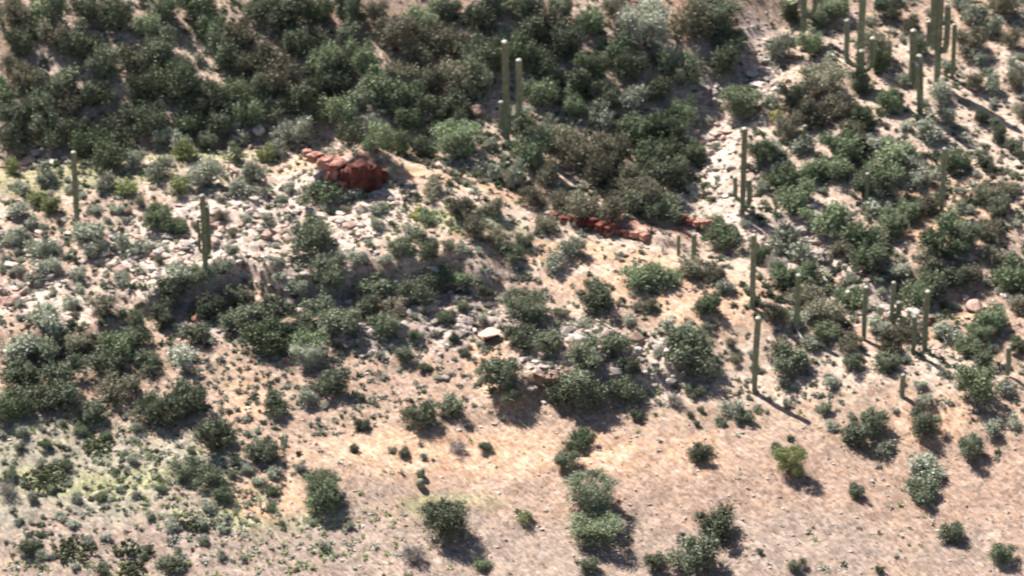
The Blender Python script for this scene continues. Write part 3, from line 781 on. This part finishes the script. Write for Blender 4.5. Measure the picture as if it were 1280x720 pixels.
describe(items['shrub'], 'shrub'); describe(items['brittlebush'], 'low bush'); describe(items['dry'], 'dead bush')
# loose boulders of the rocky ground
RB = [((935, 90, 40, 60), 22, 'pale'), ((885, 160, 26, 50), 16, 'pink'), ((905, 230, 30, 40), 12, 'grey'), ((905, 262, 36, 30), 7, 'pale'), ((1010, 290, 50, 50), 10, 'pale'), ((1095, 380, 70, 22), 9, 'pale'), ((420, 330, 170, 45), 26, 'pale'), ((250, 330, 160, 60), 16, 'pale'),
      ((480, 395, 150, 40), 18, 'grey'), ((745, 462, 110, 40), 22, 'grey'), ((50, 350, 70, 60), 12, 'pale'), ((200, 178, 180, 16), 8, 'pink'), ((560, 440, 50, 40), 8, 'grey'), ((860, 180, 30, 60), 8, 'pale'), ((1230, 360, 50, 40), 7, 'pale')]
ritems = []
for zc, cnt, kind in RB:
    for t in range(cnt):
        for q in range(8):
            px = zc[0] + (rr.random() * 2 - 1) * zc[2]; py = zc[1] + (rr.random() * 2 - 1) * zc[3]
            if inell(px, py, zc) and free(px, py, 6, .36): break
        w = 5 + 10 * rr.random() ** 2
        x, y, z, wm = place(px, py, w, .3)
        o = link('boulder', rock_mesh(kind, rr.randrange(7))); s = wm / 2
        o.scale = (s * (1 + .4 * rr.random()), s * (.7 + .4 * rr.random()), s * (.7 + .4 * rr.random())); o.location = (x, y, z + s * .15)
        o.rotation_euler = (rr.random() * .4 - .2, rr.random() * .4 - .2, rr.random() * 6.28)
        tag(o, None, 'boulder', 'loose boulders on the rocky ground'); ritems.append((o, px, py, ('large ' if w > 10 else 'small ') + kind))
describe(ritems, 'boulder')

# ------------------------------------------------------------------ cacti of other kinds, dead wood
def prickly(px, py, w, label, mat=None, name='prickly_pear', flat=.6, n=60):
    x, y, z, wm = place(px, py, w, .2)
    r = np.random.default_rng(int(px * 7 + py)); P = []
    R0 = wm / 2
    for i in range(n):
        a = r.random() * 6.28; q = R0 * r.random() ** .5; h = R0 * flat * (1 - (q / R0) ** 2) * r.random() + .08
        s = .14 + .07 * r.random()
        rz = r.random() * 6.28; tl = (r.random() - .5) * 1.0
        V = []; 
        for sd_ in (-1, 1):
            for k in range(8):
                b = 6.283 * k / 8; V.append((s * math.cos(b) * .8, sd_ * .025, s * math.sin(b)))
        V = np.array(V); c, sn = math.cos(tl), math.sin(tl)
        V = np.stack([V[:, 0] * c - V[:, 2] * sn, V[:, 1], V[:, 0] * sn + V[:, 2] * c], 1)
        c, sn = math.cos(rz), math.sin(rz)
        V = np.stack([V[:, 0] * c - V[:, 1] * sn, V[:, 0] * sn + V[:, 1] * c, V[:, 2]], 1) + np.array([q * math.cos(a), q * math.sin(a), h])
        f = [tuple(range(8)), tuple(range(15, 7, -1))] + [(k, k + 8, (k + 1) % 8 + 8, (k + 1) % 8) for k in range(8)]
        P.append((V, f))
        if i % 2 == 0: P.append(tube([(0, 0, -.1), (q * math.cos(a) * .5, q * math.sin(a) * .5, h * .4), (q * math.cos(a), q * math.sin(a), h)], [.06, .05, .03], 5))
    V, f = join(P)
    o = link(name, make_mesh(name, V, f, [mat or M_PAD])); o.location = (x, y, z)
    tag(o, label, 'prickly pear')
prickly(57, 594, 58, 'low wide dark green prickly pear clump, upper one at left edge', n=110, flat=.5)
prickly(122, 556, 40, 'prickly pear clump just below the round shrub at left', n=70)
prickly(92, 684, 58, 'spreading prickly pear clump between two dark shrubs at lower left', n=100, flat=.5)
prickly(158, 686, 34, 'compact prickly pear clump beside pale stones at lower left', n=60, flat=.8)
prickly(242, 657, 26, 'small green prickly pear next to pale cholla at lower left', n=40)
prickly(166, 712, 36, 'prickly pear clump cut by the bottom edge', n=60)
prickly(655, 152, 26, 'yellow prickly pear right of the dark-slope saguaro', M_PADY, n=60, flat=.9)
prickly(971, 146, 22, 'yellow flowering cactus clump in the pale wash', M_PADY, n=50, flat=.9)
prickly(526, 266, 28, 'yellowish prickly pear on the bench right of the red outcrop', M_PADY, n=50)
def cholla(px, base, hpx, label):
    x, y, z = ground(px, base); ppm = proj((x, y, z))[2]; H = hpx / ppm / .9
    r = random.Random(int(px)); P = []
    P.append(tube([(0, 0, -.1), (0.02, 0, H * .5), (0, 0, H * .75)], [.08, .07, .05], 6))
    for i in range(11):
        a = r.random() * 6.28; h = H * (.35 + .4 * r.random()); q = H * (.25 + .2 * r.random())
        m = (q * .6 * math.cos(a), q * .6 * math.sin(a), h + H * .08)
        P.append(tube([(0, 0, h), m, (q * math.cos(a), q * math.sin(a), h + H * .25)], [.04, .07, .06], 6))
    o = link('cholla', make_mesh('cholla', *join(P), [M_CHO])); o.location = (x, y, z)
    tag(o, label, 'cholla')
cholla(286, 210, 26, 'whitish branching cholla below the dark slope, upper left')
cholla(222, 652, 20, 'small pale yellow cholla left of a green prickly pear')
cholla(985, 24, 30, 'pale yellow cholla left of the top-edge saguaro')
cholla(326, 636, 20, 'small pale green cholla beside the feathery small tree')
cholla(1032, 352, 16, 'pale cholla right of the spur saguaro top')
# two stacked barrel cacti
for (px, by, lab) in ((526, 596, 'small round barrel cactus, upper of two on bare soil'), (526, 609, 'small round barrel cactus, lower of two on bare soil')):
    x, y, z = ground(px, by)
    V, f = tube([(0, 0, -.05), (0, 0, .2), (0, 0, .45), (0, 0, .65), (0, 0, .74)], [.26, .36, .36, .24, .1], 20, ribs=1)
    o = link('barrel_cactus', make_mesh('barrel_cactus', V, f, [M_SAG])); o.location = (x, y, z); tag(o, lab, 'barrel cactus')
def stick(p, q, w, label, lift=.15):
    a = ground(*p); b = ground(*q)
    a = Vector(a) + Vector((0, 0, lift)); b = Vector(b) + Vector((0, 0, lift)); d = b - a
    r = random.Random(int(p[0])); P = [tube([d * (i / 6) + Vector((0, 0, .05 * r.random())) for i in range(7)], [w * (1 - .6 * i / 6) for i in range(7)], 6)]
    for i in range(3):
        s = d * (.3 + .2 * i); P.append(tube([s, s + Vector((r.random() - .5, r.random() - .5, .5)) * .9], [w * .5, w * .15], 5))
    o = link('dead_branch', make_mesh('dead_branch', *join(P), [M_WOOD])); o.location = a
    tag(o, label, 'dead branch')
stick((978, 384), (1004, 428), .09, 'long pale dead branch lying downhill left of the spur saguaro')
stick((1036, 68), (1062, 86), .12, 'pale dead branch lying left of the many-armed saguaro')
stick((745, 402), (790, 428), .07, 'grey dead branch on stony ground right of the big dark tree')

# ------------------------------------------------------------------ uncountable small stuff
def scatter(n, dens, plants=True):
    x = rng.uniform(-52, 52, n * 3); y = rng.uniform(-46, 70, n * 3)
    d = dens(x, y) * (unwashed(x, y) if plants else 1); k = rng.random(n * 3) < d
    return x[k][:n], y[k][:n]
def build_stones(name, n, dens, smin, smax, mats, label):
    x, y = scatter(n, dens, False); n = len(x); z = height(x, y)
    b, f = IC1; nb = len(b)
    s = smin + (smax - smin) * rng.random(n) ** 3 * (.3 + .9 * rocky(x, y))
    V = b[None] * (1 + .22 * rng.normal(size=(n, nb, 1))) * s[:, None, None]
    V = V * np.stack([.8 + .6 * rng.random(n), .7 + .5 * rng.random(n), .45 + .4 * rng.random(n)], 1)[:, None]
    V = V + np.stack([x, y, z + s * .1], 1)[:, None]
    Fc = (f[None] + (np.arange(n) * nb)[:, None, None]).reshape(-1, 3)
    me = make_mesh(name, V.reshape(-1, 3), Fc, mats, mi=np.repeat(rng.integers(0, len(mats), n), len(f)))
    tag(link(name, me), label, kind='stuff')
build_stones('loose_stones', 16000, lambda x, y: .14 + .7 * rocky(x, y) * (fbm(x + 11, y, 4, 2) > -.18) + .8 * np.exp(-(pdist(x, y, STRIP) / 1.6) ** 2), .05, .5, [M_ROCK['pale'], M_ROCK['pink'], M_ROCK['grey'], M_ROCK['pale'], M_ROCK['grey']], 'loose pale and pink stones strewn over the slope')
def build_tufts(name, n, dens, mats, label, size, leafn=16):
    x, y = scatter(n, dens); n = len(x); z = height(x, y)
    s = size * (.5 + rng.random(n))
    m = n * leafn
    c = np.repeat(np.stack([x, y, z], 1), leafn, 0); ss = np.repeat(s, leafn)
    d = rng.normal(size=(m, 3)); d[:, 2] = np.abs(d[:, 2]) * .8 + .1
    d /= np.linalg.norm(d, axis=1)[:, None]
    p = c + d * (ss * .6 * rng.random(m) ** .5)[:, None]
    b = np.cross(d, rng.normal(size=(m, 3))); b /= np.linalg.norm(b, axis=1)[:, None]
    a = d * (ss * .35)[:, None]; b = b * (ss * .16)[:, None]
    V = np.stack([p - a, p - b, p + a, p + b], 1).reshape(-1, 3)
    me = make_mesh(name, V, np.arange(4 * m).reshape(m, 4), mats, mi=np.repeat(rng.integers(0, len(mats), n), leafn))
    tag(link(name, me), label, kind='stuff')
HILLD = lambda x, y: smooth((y - np.interp(x, *FOOT) + 3) / 4)
ll = [(60, 610, 330, 130), (320, 660, 200, 60), (100, 225, 260, 45), (560, 300, 120, 30)]
def dgreen(x, y):
    v = 0
    for c in ll: v = np.maximum(v, smooth(1.3 - ell(x, y, c)))
    return v
M_SCRUB = foliage_mat('pale_scrub_foliage', (0.34, 0.35, 0.27), (0.50, 0.50, 0.41), vary=0.1, trans=.2)
M_GRASS = foliage_mat('fresh_grass', (0.23, 0.28, 0.13), (0.36, 0.40, 0.21), vary=0.1, trans=.2)
M_DRY = foliage_mat('dry_grass', (0.34, 0.27, 0.15), (0.50, 0.40, 0.24), vary=0.1)
build_tufts('low_ground_cover', 16000, lambda x, y: np.clip(.04 + .76 * dgreen(x, y) + .25 * (y > np.interp(x, *FOOT)), 0, 1) * (fbm(x, y, 6, 2) > -.1), [FOL['P'], M_GRASS, M_SCRUB, M_GRASS], 'low grey-green and yellow-green ground cover', .30)
VAL = [(60, 450, 130, 60), (380, 400, 220, 40), (1090, 280, 230, 170), (700, 200, 230, 90), (980, 360, 120, 60)]
def valley(x, y):
    v = 0
    for c in VAL: v = np.maximum(v, smooth(1.25 - ell(x, y, c)))
    return v
build_tufts('low_brush', 8000, lambda x, y: np.clip(.008 + .2 * HILLD(x, y) * (x < W(930, 100)[0]) + .8 * valley(x, y) + .15 * rocky(x, y), 0, 1) * (fbm(x + 30, y, 4, 2) > -.12), [FOL['D'], FOL['B'], FOL['G'], FOL['P'], FOL['B']], 'low tangled brush between the larger shrubs', .52, 34)
build_tufts('fine_scrub', 12000, lambda x, y: np.clip((.025 + .975 * smooth((y - np.interp(x, *FORE)) / 3)) * (1 - .55 * HILLD(x, y)) * (.25 + 1.0 * (fbm(x + 70, y, 5, 3) > -.05)), 0, 1), [M_SCRUB, FOL['P'], FOL['G'], M_SCRUB, FOL['P'], FOL['K']], 'fine grey-green scrub between the shrubs', .34, 24)
build_stones('dark_rubble', 3600, lambda x, y: np.maximum(smooth(1.3 - ell(x, y, (430, 392, 240, 42))), smooth(1.3 - ell(x, y, (750, 462, 130, 42)))), .08, .75, [M_ROCK['grey'], M_ROCK['brown'], M_ROCK['grey'], M_ROCK['pale']], 'dark broken rubble below the two rocky ledges')
build_tufts('dry_grass', 9000, lambda x, y: .35 * (fbm(x + 9, y, 5, 2) > -.15) + 0 * x, [M_DRY, M_DRY, FOL['K']], 'short dry grass tufts over bare soil', .16, 9)
print('objects', len(bpy.data.objects), 'shrubs', len(items['shrub']), 'brittle', len(items['brittlebush']), 'rocks', len(ritems))
